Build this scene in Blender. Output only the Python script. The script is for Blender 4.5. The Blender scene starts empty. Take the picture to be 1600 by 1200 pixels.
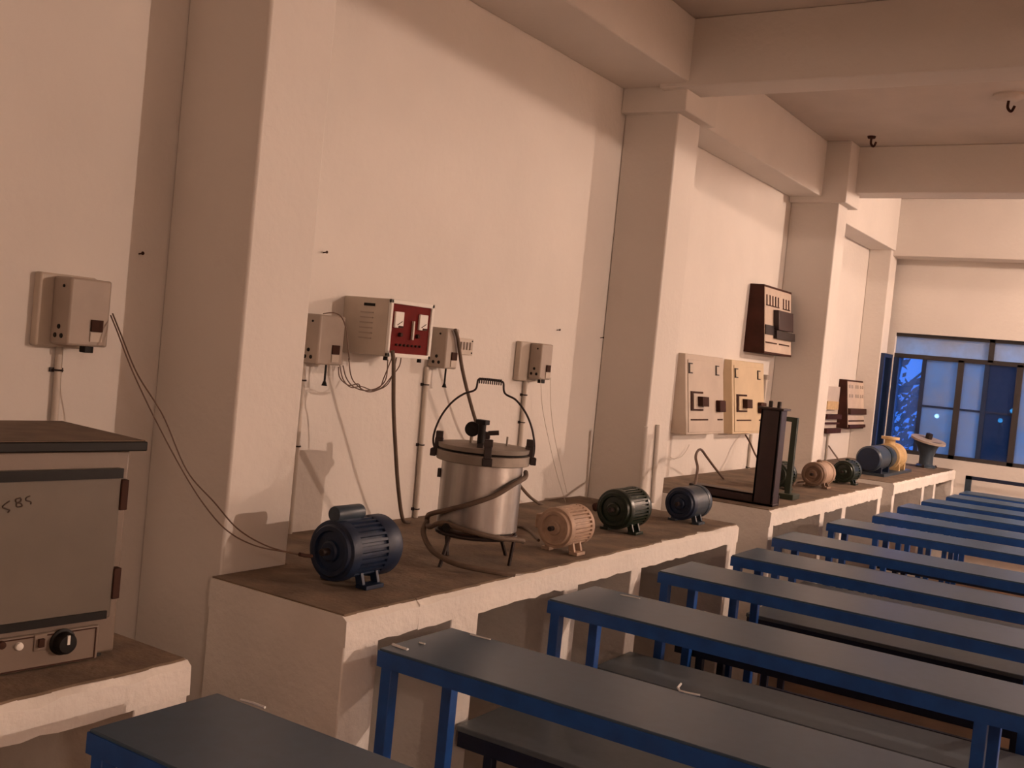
import bpy, bmesh, math, random
from mathutils import Vector, Matrix
random.seed(7)
D = bpy.data
COL = bpy.context.scene.collection
PI = math.pi

# ---------------------------------------------------------------- camera
YAW, PITCH, ROLL, F = math.radians(32.9856), math.radians(-1.8144), math.radians(5.5725), 1644.13
CAM = Vector((0, 0, 1.58))
FWD = Vector((-math.sin(YAW)*math.cos(PITCH), math.cos(YAW)*math.cos(PITCH), math.sin(PITCH)))
_r = Vector((math.cos(YAW), math.sin(YAW), 0)); _u = _r.cross(FWD)
RT = _r*math.cos(ROLL) + _u*math.sin(ROLL)
UP = _u*math.cos(ROLL) - _r*math.sin(ROLL)

def ray(p):
    return FWD + RT*((p[0]-800)/F) - UP*((p[1]-600)/F)
def at(k, p, val):                       # where the sight line of a measured point meets the plane axis k = val
    d = ray(p); return CAM + d*((val-CAM[k])/d[k])
def atx(p, v): return at(0, p, v)
def aty(p, v): return at(1, p, v)
def atz(p, v): return at(2, p, v)

# ---------------------------------------------------------------- materials
def mat(name, col, rough=.6, metal=0, noise=0, scale=8, col2=None, bump=0, bscale=40, spec=None, detail=6, lo=.35, hi=.7):
    m = D.materials.new(name); m.use_nodes = True
    nt = m.node_tree; b = nt.nodes['Principled BSDF']
    b.inputs['Base Color'].default_value = (*col, 1)
    b.inputs['Roughness'].default_value = rough
    b.inputs['Metallic'].default_value = metal
    if spec is not None: b.inputs['Specular IOR Level'].default_value = spec
    tc = nt.nodes.new('ShaderNodeTexCoord')
    if noise:
        n = nt.nodes.new('ShaderNodeTexNoise'); n.inputs['Scale'].default_value = scale; n.inputs['Detail'].default_value = detail
        nt.links.new(tc.outputs['Object'], n.inputs['Vector'])
        r = nt.nodes.new('ShaderNodeValToRGB')
        c2 = col2 or tuple(c*(1-noise) for c in col)
        r.color_ramp.elements[0].position = lo; r.color_ramp.elements[1].position = hi
        r.color_ramp.elements[0].color = (*c2, 1); r.color_ramp.elements[1].color = (*col, 1)
        nt.links.new(n.outputs['Fac'], r.inputs['Fac']); nt.links.new(r.outputs['Color'], b.inputs['Base Color'])
    if bump:
        n2 = nt.nodes.new('ShaderNodeTexNoise'); n2.inputs['Scale'].default_value = bscale; n2.inputs['Detail'].default_value = 8
        nt.links.new(tc.outputs['Object'], n2.inputs['Vector'])
        bp = nt.nodes.new('ShaderNodeBump'); bp.inputs['Strength'].default_value = bump; bp.inputs['Distance'].default_value = .01
        nt.links.new(n2.outputs['Fac'], bp.inputs['Height']); nt.links.new(bp.outputs['Normal'], b.inputs['Normal'])
    return m

M = {}
M['wall'] = mat('distempered_plaster', (.75, .695, .64), .9, noise=.08, scale=2.2, bump=.25, bscale=30, lo=.3, hi=.75)
M['drab'] = mat('cream_distemper', (.72, .63, .555), .95, noise=.15, scale=3)
M['ceil'] = mat('ceiling_plaster', (.63, .56, .50), .95, noise=.1, scale=3, bump=.2, bscale=25)
M['floor'] = mat('terracotta_floor', (.30, .165, .09), .5, noise=.35, scale=5, bump=.1)
M['whitewash'] = mat('whitewash_render', (.82, .77, .71), .9, noise=.1, scale=6, bump=.5, bscale=35)
M['dust'] = mat('dusty_cement_top', (.235, .165, .11), .9, noise=.45, scale=9, bump=.35, bscale=60)
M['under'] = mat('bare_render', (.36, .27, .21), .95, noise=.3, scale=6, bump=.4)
M['top'] = mat('grey_laminate', (.046, .088, .142), .34, noise=.12, scale=30, detail=3)
M['seat'] = mat('grey_seat_laminate', (.12, .145, .165), .4, noise=.12, scale=30, detail=3)
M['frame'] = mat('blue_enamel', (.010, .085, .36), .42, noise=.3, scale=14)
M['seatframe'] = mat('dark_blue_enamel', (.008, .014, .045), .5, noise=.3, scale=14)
M['white'] = mat('plain_white', (.75, .75, .74), .6)  # plain white: desk-top marks, painted reflection, lamp shade
M['boxgrey'] = mat('grey_plastic', (.40, .33, .275), .5, noise=.1, scale=12)
M['boxlight'] = mat('cream_plastic', (.56, .48, .40), .5, noise=.1, scale=12)
M['dark'] = mat('black_bakelite', (.010, .008, .007), .5, spec=.22)
M['brownblk'] = mat('brown_black', (.05, .022, .015), .75, spec=.15)
M['red'] = mat('red_panel', (.15, .010, .008), .75, spec=.15, noise=.25, scale=30)
M['paper'] = mat('white_paper', (.80, .76, .70), .7)
M['pvc'] = mat('pvc_pipe', (.60, .53, .46), .55, noise=.1)
M['wire'] = mat('brown_wire', (.13, .075, .05), .6)
M['hose'] = mat('rubber_cable', (.135, .09, .062), .7, noise=.2, scale=40)
M['motorblue'] = mat('motor_blue', (.005, .018, .055), .5, noise=.35, scale=25)
M['motorblue2'] = mat('motor_slate_blue', (.04, .06, .085), .4, noise=.3, scale=25)
M['motorgreen'] = mat('motor_green', (.012, .024, .014), .32, noise=.35, scale=25)
M['motorbeige'] = mat('motor_beige', (.52, .365, .265), .6, noise=.25, scale=25)
M['motorbrown'] = mat('motor_brown', (.235, .15, .10), .6, noise=.25, scale=25)
M['motoryellow'] = mat('pump_yellow', (.64, .44, .21), .55, noise=.2, scale=25)
M['iron'] = mat('dark_iron', (.035, .022, .02), .5, metal=.3, noise=.3, scale=30)
M['steelred'] = mat('oxide_steel', (.032, .012, .013), .38, noise=.3, scale=20)
M['greenbar'] = mat('green_angle_bar', (.03, .042, .022), .5, noise=.3)
M['oven'] = mat('grey_cream_enamel', (.135, .108, .082), .5, noise=.12, scale=9)
M['ovenside'] = mat('cream_enamel', (.20, .15, .115), .45, noise=.1, scale=9)
M['ovendust'] = mat('dusty_lid', (.17, .115, .075), .9, noise=.35, scale=12)
M['alu'] = mat('brushed_aluminium', (.42, .40, .38), .36, metal=.85, noise=.3, scale=9, bump=.08)
M['alulid'] = mat('dull_aluminium', (.33, .28, .235), .55, metal=.5, noise=.25, scale=14)
M['wood'] = mat('dark_varnished_wood', (.06, .019, .012), .7, spec=.2, noise=.4, scale=12)
M['board'] = mat('board_sheet', (.60, .48, .385), .6, noise=.12, scale=12)
M['cream'] = mat('cream_starter', (.56, .47, .385), .5, noise=.12, scale=8)
M['cream2'] = mat('yellow_cream_starter', (.66, .52, .34), .5, noise=.12, scale=8)
M['ink'] = mat('marker_ink', (.05, .03, .02), .8)
M['winframe'] = mat('dark_window_steel', (.035, .03, .03), .5, noise=.2)
M['winblue'] = mat('blue_window_steel', (.012, .03, .09), .45, noise=.2)
M['leaf'] = mat('dark_leaf', (.01, .02, .012), .7, noise=.4)
M['bark'] = mat('bark', (.03, .02, .015), .9, noise=.4)

# brushed vertical streaks on the autoclave body
def streaks(m, base, dark):
    nt = m.node_tree; b = nt.nodes['Principled BSDF']
    tc = nt.nodes.new('ShaderNodeTexCoord'); mp = nt.nodes.new('ShaderNodeMapping')
    mp.inputs['Scale'].default_value = (14, 14, 1.2)
    n = nt.nodes.new('ShaderNodeTexNoise'); n.inputs['Scale'].default_value = 1; n.inputs['Detail'].default_value = 3
    r = nt.nodes.new('ShaderNodeValToRGB')
    r.color_ramp.elements[0].color = (*dark, 1); r.color_ramp.elements[1].color = (*base, 1)
    r.color_ramp.elements[0].position = .35; r.color_ramp.elements[1].position = .65
    nt.links.new(tc.outputs['Object'], mp.inputs['Vector']); nt.links.new(mp.outputs['Vector'], n.inputs['Vector'])
    nt.links.new(n.outputs['Fac'], r.inputs['Fac']); nt.links.new(r.outputs['Color'], b.inputs['Base Color'])
streaks(M['alu'], (.55, .52, .49), (.27, .245, .225))

def emit(name, col, s):
    m = D.materials.new(name); m.use_nodes = True
    nt = m.node_tree; nt.nodes.clear()
    e = nt.nodes.new('ShaderNodeEmission'); e.inputs['Color'].default_value = (*col, 1); e.inputs['Strength'].default_value = s
    o = nt.nodes.new('ShaderNodeOutputMaterial'); nt.links.new(e.outputs[0], o.inputs[0]); return m

def glass(name, tint, frost, dirt, dirtcol):
    """Window glass: tinted see-through part, rough part for figured glass, dusty film on its face."""
    m = D.materials.new(name); m.use_nodes = True; nt = m.node_tree; nt.nodes.clear()
    out = nt.nodes.new('ShaderNodeOutputMaterial')
    tr = nt.nodes.new('ShaderNodeBsdfTransparent'); tr.inputs['Color'].default_value = (*tint, 1)
    tl = nt.nodes.new('ShaderNodeBsdfTranslucent'); tl.inputs['Color'].default_value = (*tint, 1)
    df = nt.nodes.new('ShaderNodeBsdfDiffuse'); df.inputs['Color'].default_value = (*dirtcol, 1)
    gl = nt.nodes.new('ShaderNodeBsdfGlossy'); gl.inputs['Roughness'].default_value = .08
    m1 = nt.nodes.new('ShaderNodeMixShader'); m1.inputs['Fac'].default_value = frost
    m2 = nt.nodes.new('ShaderNodeMixShader')
    m3 = nt.nodes.new('ShaderNodeMixShader'); m3.inputs['Fac'].default_value = .035
    tc = nt.nodes.new('ShaderNodeTexCoord'); n = nt.nodes.new('ShaderNodeTexNoise'); n.inputs['Scale'].default_value = 26; n.inputs['Detail'].default_value = 4
    n2 = nt.nodes.new('ShaderNodeTexNoise'); n2.inputs['Scale'].default_value = 5
    mul = nt.nodes.new('ShaderNodeMath'); mul.operation = 'ADD'
    mr = nt.nodes.new('ShaderNodeMapRange'); mr.inputs['From Min'].default_value = .7; mr.inputs['From Max'].default_value = 1.3
    mr.inputs['To Min'].default_value = dirt*.45; mr.inputs['To Max'].default_value = dirt*1.5
    L = nt.links.new
    L(tc.outputs['Object'], n.inputs['Vector']); L(tc.outputs['Object'], n2.inputs['Vector'])
    L(n.outputs['Fac'], mul.inputs[0]); L(n2.outputs['Fac'], mul.inputs[1]); L(mul.outputs[0], mr.inputs['Value']); L(mr.outputs[0], m2.inputs['Fac'])
    L(tr.outputs[0], m1.inputs[1]); L(tl.outputs[0], m1.inputs[2]); L(m1.outputs[0], m2.inputs[1]); L(df.outputs[0], m2.inputs[2])
    L(m2.outputs[0], m3.inputs[1]); L(gl.outputs[0], m3.inputs[2]); L(m3.outputs[0], out.inputs[0])
    return m
M['frosted'] = glass('figured_glass', (.85, .9, 1), .72, .42, (.40, .44, .52))
M['figured'] = glass('dull_figured_glass', (.46, .60, .76), .66, .28, (.36, .40, .48))
M['clear'] = glass('clear_glass', (.38, .60, .95), .12, .05, (.3, .32, .38))
M['bluepane'] = glass('blue_glass', (.06, .16, .25), .5, .06, (.12, .2, .4))

# ---------------------------------------------------------------- mesh builder
class MB:
    def __init__(s): s.v = []; s.f = []
    def add(s, vs, fs):
        o = len(s.v); s.v += [Vector(v) for v in vs]; s.f += [tuple(i+o for i in f) for f in fs]; return s
    def box(s, x0, x1, y0, y1, z0, z1):
        x0, x1 = sorted((x0, x1)); y0, y1 = sorted((y0, y1)); z0, z1 = sorted((z0, z1))
        return s.add([(x0,y0,z0),(x1,y0,z0),(x1,y1,z0),(x0,y1,z0),(x0,y0,z1),(x1,y0,z1),(x1,y1,z1),(x0,y1,z1)],
                     [(0,3,2,1),(4,5,6,7),(0,1,5,4),(1,2,6,5),(2,3,7,6),(3,0,4,7)])
    def hexa(s, p):                       # eight corners: bottom ring of four, top ring of four, both counter-clockwise from above
        return s.add(p, [(0,3,2,1),(4,5,6,7),(0,1,5,4),(1,2,6,5),(2,3,7,6),(3,0,4,7)])
    def obox(s, c, a, b, d):              # centre and three half-axis vectors
        c, a, b, d = map(Vector, (c, a, b, d))
        return s.hexa([c-a-b-d, c+a-b-d, c+a+b-d, c-a+b-d, c-a-b+d, c+a-b+d, c+a+b+d, c-a+b+d])
    def bar(s, p, q, w, h, up=(0,0,1)):   # rectangular bar from p to q
        p, q, up = Vector(p), Vector(q), Vector(up); d = (q-p); L = d.length; d.normalize()
        if abs(d.dot(up)) > .98: up = Vector((1,0,0))
        a = d.cross(up).normalized(); b = a.cross(d)
        return s.obox((p+q)/2, d*L/2, a*w/2, b*h/2)
    def lathe(s, prof, c, ax=(0,0,1), n=32, cap=True):   # prof: (r, t) pairs along the axis
        ax = Vector(ax).normalized(); c = Vector(c)
        t = Vector((0,0,1)) if abs(ax.z) < .9 else Vector((1,0,0))
        a = ax.cross(t).normalized(); b = ax.cross(a)
        vs, fs = [], []
        for r, h in prof:
            for i in range(n):
                th = 2*PI*i/n; vs.append(c + ax*h + (a*math.cos(th)+b*math.sin(th))*max(r, 1e-5))
        for j in range(len(prof)-1):
            for i in range(n):
                k = (i+1) % n; fs.append((j*n+i, j*n+k, (j+1)*n+k, (j+1)*n+i))
        if cap:
            fs.append(tuple(range(n-1, -1, -1))); fs.append(tuple((len(prof)-1)*n+i for i in range(n)))
        return s.add(vs, fs)
    def cyl(s, p, q, r, n=20, r2=None):
        p, q = Vector(p), Vector(q); return s.lathe([(r, 0), (r if r2 is None else r2, (q-p).length)], p, q-p, n)
    def tube(s, pts, r, n=8):
        pts = [Vector(p) for p in pts]; vs, fs = [], []; prev = None
        for i, p in enumerate(pts):
            d = (pts[min(i+1, len(pts)-1)] - pts[max(i-1, 0)])
            if d.length < 1e-9: d = Vector((0,0,1))
            d.normalize()
            if prev is None:
                t = Vector((0,0,1)) if abs(d.z) < .9 else Vector((1,0,0)); a = d.cross(t).normalized()
            else:
                a = (prev - d*prev.dot(d)).normalized()
            prev = a; b = d.cross(a)
            for k in range(n):
                th = 2*PI*k/n; vs.append(p + (a*math.cos(th)+b*math.sin(th))*r)
        for i in range(len(pts)-1):
            for k in range(n):
                j = (k+1) % n; fs.append((i*n+k, i*n+j, (i+1)*n+j, (i+1)*n+k))
        fs.append(tuple(range(n-1,-1,-1))); fs.append(tuple((len(pts)-1)*n+k for k in range(n)))
        return s.add(vs, fs)
    def torus(s, c, R, r, ax=(0,0,1), n=32, m=8):
        ax = Vector(ax).normalized(); t = Vector((0,0,1)) if abs(ax.z) < .9 else Vector((1,0,0))
        a = ax.cross(t).normalized(); b = ax.cross(a); c = Vector(c); vs, fs = [], []
        for i in range(n):
            th = 2*PI*i/n; u = a*math.cos(th)+b*math.sin(th)
            for j in range(m):
                ph = 2*PI*j/m; vs.append(c+u*(R+r*math.cos(ph))+ax*r*math.sin(ph))
        for i in range(n):
            for j in range(m):
                k, l = (i+1) % n, (j+1) % m; fs.append((i*m+j, k*m+j, k*m+l, i*m+l))
        return s.add(vs, fs)
    def build(s, name, m, parent=None, bevel=0, smooth=35):
        inv = Matrix.Identity(4)
        r = parent
        while r is not None and r.parent is not None: r = r.parent
        if r is not None: inv = (Matrix.Translation(r.location) @ Matrix.Rotation(r.rotation_euler.z, 4, 'Z')).inverted()
        off = Vector((0,0,0))
        if parent is None and s.v:
            lo = [min(v[k] for v in s.v) for k in range(3)]; hi = [max(v[k] for v in s.v) for k in range(3)]
            off = Vector(((lo[0]+hi[0])/2, (lo[1]+hi[1])/2, lo[2]))
        me = D.meshes.new(name); me.from_pydata([inv @ v - off for v in s.v], [], s.f)
        bm = bmesh.new(); bm.from_mesh(me); bmesh.ops.recalc_face_normals(bm, faces=bm.faces[:]); bm.to_mesh(me); bm.free()
        me.materials.append(m if not isinstance(m, str) else M[m])
        me.polygons.foreach_set('use_smooth', [True]*len(me.polygons)); me.set_sharp_from_angle(angle=math.radians(smooth))
        o = D.objects.new(name, me); COL.objects.link(o); o.location = off
        if parent is not None: o.parent = parent
        if bevel:
            bv = o.modifiers.new('edge', 'BEVEL'); bv.width = bevel; bv.segments = 2; bv.limit_method = 'ANGLE'; bv.angle_limit = math.radians(40)
        return o

def thing(name, label, cat, loc=(0,0,0), rz=0, group=None):
    o = D.objects.new(name, None); COL.objects.link(o); o.location = loc; o.rotation_euler = (0,0,rz); o.empty_display_size = .1
    tag(o, label, cat, group); return o
def tag(o, label, cat, group=None):
    o['label'] = label; o['category'] = cat
    if group: o['group'] = group
    return o
def struct(o): o['kind'] = 'structure'; return o
def copy_tree(o, parent=None):
    c = o.copy(); COL.objects.link(c)
    if parent is not None: c.parent = parent
    for ch in [x for x in D.objects if x.parent == o]: copy_tree(ch, c)
    return c

def spline(pts, k=8):                     # Catmull-Rom through the points
    pts = [Vector(p) for p in pts]; out = []
    for i in range(len(pts)-1):
        p0, p1, p2, p3 = pts[max(i-1,0)], pts[i], pts[i+1], pts[min(i+2, len(pts)-1)]
        for j in range(k):
            t = j/k
            out.append(.5*((2*p1)+(p2-p0)*t+(2*p0-5*p1+4*p2-p3)*t*t+(3*p1-p0-3*p2+p3)*t**3))
    return out + [pts[-1]]

# ---------------------------------------------------------------- room shell
XW, XP, ZC, YE, XR, YB = -2.64, -2.30, 3.30, 10.15, 5.6, -2.6
struct(MB().box(XW-.2, XR+.2, YB-.2, YE+.2, -.15, 0).build('floor', 'floor'))
struct(MB().box(XW-.2, XR+.2, YB-.2, YE+.2, ZC, ZC+.15).build('ceiling', 'ceil'))
struct(MB().box(XW-.2, XW, YB-.2, YE+.2, 0, ZC).build('wall_left', 'wall'))
struct(MB().box(XR, XR+.2, YB-.2, YE+.2, 0, ZC).build('wall_right', 'drab'))
struct(MB().box(XW, XR, YB-.2, YB, 0, ZC).build('wall_back', 'drab'))
# end wall with the window opening
WX0, WX1, WZ0, WZ1 = -2.40, .9, .985, 2.095
w = MB()
w.box(XW, WX0, YE, YE+.2, 0, ZC).box(WX1, XR, YE, YE+.2, 0, ZC).box(WX0, WX1, YE, YE+.2, 0, WZ0).box(WX0, WX1, YE, YE+.2, WZ1, ZC)
struct(w.build('wall_end', 'wall'))
# pillars
PY = [(2.09, 2.35), (4.90, 5.18), (7.59, 7.82), (9.84, 10.06)]
PX = [-2.285, -2.335, -2.285, -2.44]
for (y0, y1), px in zip(PY, PX):
    struct(MB().box(XW, px, y0, y1, 0, 2.90).build('pillar', 'wall', bevel=.008))
for (y0, y1), px in zip(PY[:3], PX):
    struct(MB().box(XW, px+.06, y0-.05, y1+.06, 2.86, ZC).build('pillar_capital_beam', 'wall', bevel=.006))
# beam along the wall and cross beams
for ya, yb_, xo, zb_ in [(YB, 2.04, -2.25, 2.985), (2.41, 4.85, -2.25, 2.985), (5.24, 7.54, -2.40, 2.90), (7.88, 9.90, -2.42, 2.82)]:
    struct(MB().box(XW, xo, ya, yb_, zb_, ZC).build('wall_beam', 'wall', bevel=.006))
for y0, y1 in [(2.0, 2.22), (4.80, 5.02), (7.75, 7.98)]:
    struct(MB().box(-2.41, XR, y0, y1, 2.965, ZC).build('cross_beam', 'wall', bevel=.006))
struct(MB().box(XW, XR, 9.90, YE, 2.775, ZC).build('end_beam', 'wall', bevel=.006))

# ---------------------------------------------------------------- window in the end wall
win = D.objects.new('window_1', None); COL.objects.link(win); win.location = (WX0, YE, WZ0); struct(win)
def wx(px, py=600): return aty((px, py), YE+.05).x
ZT = aty((1500, 563), YE+.05).z                                # transom height
fr = MB(); yf0, yf1 = YE+.03, YE+.09
fr.box(WX0, WX1, yf0, yf1, WZ1-.03, WZ1).box(WX0, WX1, yf0, yf1, ZT-.02, ZT+.02).box(WX0, WX1, yf0, yf1, WZ0, WZ0+.035)
XM = [aty((1552, 530), YE+.05).x, aty((1499, 600), YE+.05).x, aty((1592, 600), YE+.05).x]
fr.box(XM[0]-.022, XM[0]+.022, yf0, yf1, ZT, WZ1)
fr.box(XM[1]-.025, XM[1]+.025, yf0, yf1, WZ0, ZT)
fr.box(XM[2]-.025, XM[2]+.025, yf0, yf1, WZ0, ZT)
for x in (-.35, .25): fr.box(x-.022, x+.022, yf0, yf1, WZ0, WZ1)
fr.box(WX1-.03, WX1, yf0, yf1, WZ0, WZ1)
fr.build('window_frame', 'winframe', win)
bl = MB(); xb0 = wx(1404); xb1 = wx(1441)
bl.box(WX0, WX0+.05, YE+.02, YE+.1, WZ0, ZT-.02).box(xb1-.018, xb1+.018, yf0+.01, yf1-.01, WZ0, ZT)
xs = wx(1540); bl.box(xs-.02, xs+.02, yf0+.01, yf1-.01, WZ0, ZT)
zmid = aty((1500, 640), YE+.05).z
bl.box(xb1, XM[2], yf0+.02, yf1-.02, zmid-.009, zmid+.009)
bl.build('window_sash', 'winblue', win)
def pane(x0, x1, z0, z1, m): MB().box(x0, x1, YE+.056, YE+.062, z0, z1).build('window_pane', m, win)
pane(WX0, XM[0]-.02, ZT+.02, WZ1-.02, 'frosted'); pane(XM[0]+.02, WX1, ZT+.02, WZ1-.02, 'frosted')
pane(WX0+.05, xb1-.015, WZ0+.03, ZT-.02, 'clear')
pane(xb1+.015, XM[1]-.02, WZ0+.03, ZT-.02, 'figured'); pane(XM[1]+.02, xs-.015, WZ0+.03, ZT-.02, 'figured')
pane(xs+.015, XM[2]-.02, WZ0+.03, ZT-.02, 'bluepane'); pane(XM[2]+.02, WX1-.03, WZ0+.03, ZT-.02, 'figured')
# open casement leaf swung against the jamb
cs = thing('window_casement', 'open blue steel casement leaf folded back beside the end window', 'window shutter', (WX0-.03, YE-.02, WZ0))
xk = -2.425
cf = MB().box(xk-.02, xk+.02, YE-.30, YE-.265, WZ0, ZT).box(xk-.02, xk+.02, YE-.035, YE-.004, WZ0, ZT)
cf.box(xk-.02, xk+.02, YE-.27, YE-.03, WZ0, WZ0+.035).box(xk-.02, xk+.02, YE-.27, YE-.03, ZT-.035, ZT).build('casement_frame', 'winblue', cs)
MB().box(xk-.004, xk+.004, YE-.27, YE-.03, WZ0+.03, ZT-.03).build('casement_glass', 'bluepane', cs)

# outside: a tree and street lamps down the road
TX = -3.55
tr = thing('tree', 'dark leafy tree outside the end window', 'tree', (TX, 15.2, -3))
tk = MB().tube(spline([(TX,15.2,-3), (TX+.05,15.2,-.5), (TX,15.1,1.2), (TX+.12,15.0,2.3)]), .06)
for k in range(9):
    a = random.uniform(0, 6.28); z = random.uniform(.2, 1.7); L = random.uniform(.3, .6)
    tk.tube([(TX,15.1,z), (TX+L*.5*math.cos(a), 15.1+L*.5*math.sin(a), z+.15), (TX+L*math.cos(a), 15.1+L*math.sin(a), z+.35)], .016, 5)
tk.build('trunk', 'bark', tr)
lv = MB()
for k in range(4600):
    a = random.uniform(0, 6.28); rr = .72*math.sqrt(random.random()); z = random.uniform(-2.4, 2.45)
    c = Vector((TX+rr*math.cos(a), 15.1+rr*math.sin(a), z))
    if (z > 1.72 and c.x > TX-.05 and random.random() < .88) or (.95 < z < 1.35 and random.random() < .45): continue
    n = Vector((random.uniform(-1,1), random.uniform(-1,1), random.uniform(-1,1))).normalized(); t = n.orthogonal().normalized(); b = n.cross(t)
    q = random.uniform(.05, .10); lv.add([c-t*q, c-b*q*.5, c+t*q, c+b*q*.5], [(0,1,2,3)])
lv.build('foliage', 'leaf', tr)
lampmat = emit('street_lamp_glow', (.75, .95, 1), 45)
for i, (q, lab) in enumerate([((1464,650), 'small bright street lamp seen through the frosted pane beside the clear one'), ((1582,642), 'upper of two small street lamps seen through the deep blue pane'), ((1563,657), 'lower of two small street lamps seen through the deep blue pane')]):
    p = aty(q, 13.2); t = thing('street_lamp', lab, 'street lamp', (p.x, p.y, -3), group=None)
    MB().cyl((p.x, p.y, -3), (p.x, p.y, p.z-.027), .012, 8).build('pole', 'winframe', t)
    MB().lathe([(0,-.028), (.02,-.018), (.028,0), (.02,.018), (0,.028)], p, n=12).build('lamp_globe', lampmat, t)
struct(MB().box(-40, 20, YE+.3, 60, -3.2, -3).build('ground', 'leaf'))

# ---------------------------------------------------------------- masonry counters
def ragged_slab(x0, x1, y0, y1, z0, z1, n=60, amp=.0035):
    """slab with a worn front arris and under edge"""
    b = MB(); vs, fs = [], []
    for i in range(n+1):
        y = y0+(y1-y0)*i/n; j = lambda a: random.uniform(-a, a)
        big = -.008*max(0, math.sin(i*1.7)*math.sin(i*.61))
        vs += [(x0, y, z0), (x1+j(.002), y, z0+j(amp)+abs(big)*.5), (x1+j(.002), y, z1-.012+j(amp)+big), (x1-.014+j(amp)+big, y, z1), (x0, y, z1)]
    for i in range(n):
        for k in range(5):
            l = (k+1) % 5; fs.append((i*5+k, i*5+l, (i+1)*5+l, (i+1)*5+k))
    fs.append((4,3,2,1,0)); fs.append(tuple(n*5+k for k in range(5)))
    return b.add(vs, fs)
def counter(lab, xf, y0, y1, zt, posts, notch=(), hslab=.085):
    """notch: (from, to, back) stretches where a pillar stands behind the slab"""
    t = thing('masonry_counter', lab, 'counter', ((xf+XW)/2, (y0+y1)/2, 0), group='masonry counters along the wall')
    segs = []; y = y0
    for a, b, xb in notch:
        if a > y: segs.append((y, a, XW))
        segs.append((max(a, y), b, xb)); y = b
    segs.append((y, y1, XW))
    o = MB()
    for i, (a, b, xb) in enumerate(segs):
        q = ragged_slab(xb+.002, xf, a, b, zt-hslab, zt-.004, n=max(2, int((b-a)*24))); o.add(q.v, q.f)
    o.build('slab', 'whitewash', t)
    d = MB()
    for i, (a, b, xb) in enumerate(segs):
        n = max(2, int((b-a)*24)); vs, fs = [], []
        ya, yb_ = a+(.006 if i == 0 else 0), b-(.006 if i == len(segs)-1 else 0)
        for j in range(n+1):
            y = ya+(yb_-ya)*j/n; e = random.uniform(0, .008)+(.02 if random.random() < .06 else 0)
            vs += [(xb+.003, y, zt-.005), (xf-.010-e, y, zt-.005), (xf-.014-e, y, zt), (xb+.003, y, zt)]
        for j in range(n):
            for k in range(4):
                l = (k+1) % 4; fs.append((j*4+k, j*4+l, (j+1)*4+l, (j+1)*4+k))
        fs += [(3,2,1,0), tuple(n*4+k for k in range(4))]
        d.add(vs, fs)
    d.build('dusty_top', 'dust', t)
    for a, b in posts:
        xb = XW
        for na, nb, nx in notch:
            if a < nb and b > na: xb = nx
        MB().box(xb+.003, xf-.004, a, b, .0, zt-hslab+.004).build('support_wall', 'whitewash', t, bevel=.004)
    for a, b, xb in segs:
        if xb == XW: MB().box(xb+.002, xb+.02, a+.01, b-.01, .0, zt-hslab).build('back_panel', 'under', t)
    return t
C1Z, C2Z, C3Z, C0Z = .86, .905, .90, .79
X1, X2, X3, X0 = -1.762, -1.735, -1.75, -1.895
counter('masonry counter under the drying oven with a dusty brown top', X0, -1.4, 1.67, C0Z, [(-1.4,-1.25), (.3,.42), (1.52,1.668)], hslab=.085)
c1 = counter('long masonry counter carrying the capacitor motor and the autoclave', X1, 2.05, 4.82, C1Z, [(2.052,2.19), (2.52,2.66), (3.18,3.28), (3.70,3.79), (4.70,4.818)], notch=[(2.05,2.352,-2.283)])
counter('masonry counter carrying the dark upright steel channel', X2, 5.18, 7.44, C2Z, [(5.182,5.25), (6.05,6.13), (6.50,6.58), (7.36,7.438)])
counter('masonry counter by the end window carrying the yellow pump', X3, 7.83, 10.145, C3Z, [(7.832,7.90), (8.82,8.90), (9.27,9.34), (10.05,10.14)], notch=[(9.838,10.062,-2.438)])

# ---------------------------------------------------------------- desks and benches
DX0, DX1 = -1.70, .95
def make_desk():
    t = thing('classroom_desk', '', 'desk'); L = DX1-DX0
    top = MB().box(.003, L-.003, .003, .317, .772, .78).build('desk_top', 'top', t, bevel=.002)
    a = MB().box(0, L, 0, .03, .733, .774).build('front_rail', 'frame', t)
    MB().box(0, L, .29, .32, .733, .774).build('rear_rail', 'frame', t)
    for x in (.002, L-.032): MB().box(x, x+.03, .03, .29, .733, .774).build('side_rail', 'frame', t)
    for x in (.012, 1.31, L-.046):
        for y in (.004, .284): MB().box(x, x+.034, y, y+.034, 0, .735).build('leg', 'frame', t, bevel=.002)
    for x in (.016, L-.042): MB().box(x, x+.025, .03, .29, .12, .145).build('stretcher', 'frame', t)
    return t
def make_bench():
    t = thing('classroom_bench', '', 'bench'); L = DX1-DX0
    MB().box(0, L, 0, .30, .432, .45).build('seat', 'seat', t, bevel=.003)
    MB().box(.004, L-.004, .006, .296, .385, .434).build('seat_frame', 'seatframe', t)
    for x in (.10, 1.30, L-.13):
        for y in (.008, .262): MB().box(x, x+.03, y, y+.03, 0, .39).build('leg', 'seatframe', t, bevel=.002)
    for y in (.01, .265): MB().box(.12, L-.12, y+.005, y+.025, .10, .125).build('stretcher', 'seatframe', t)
    return t
rows = [(-1.71,1.265), (-1.705,2.115), (-1.715,2.985), (-1.69,3.78), (-1.64,4.42), (-1.70,5.13), (-1.69,6.02), (-1.61,6.72), (-1.63,7.46), (-1.60,8.06), (-1.55,8.70), (-1.545,9.2)]
ordn = ['first','second','third','fourth','fifth','sixth','seventh','eighth','ninth','tenth','eleventh','twelfth']
dlab = {0: 'blue steel desk with grey top at the corner of the oven counter, first row',
        1: 'grey topped blue desk beside the near end of the long counter, second row',
        11: 'grey topped blue desk in front of the backrest rail, last row by the window'}
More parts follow.
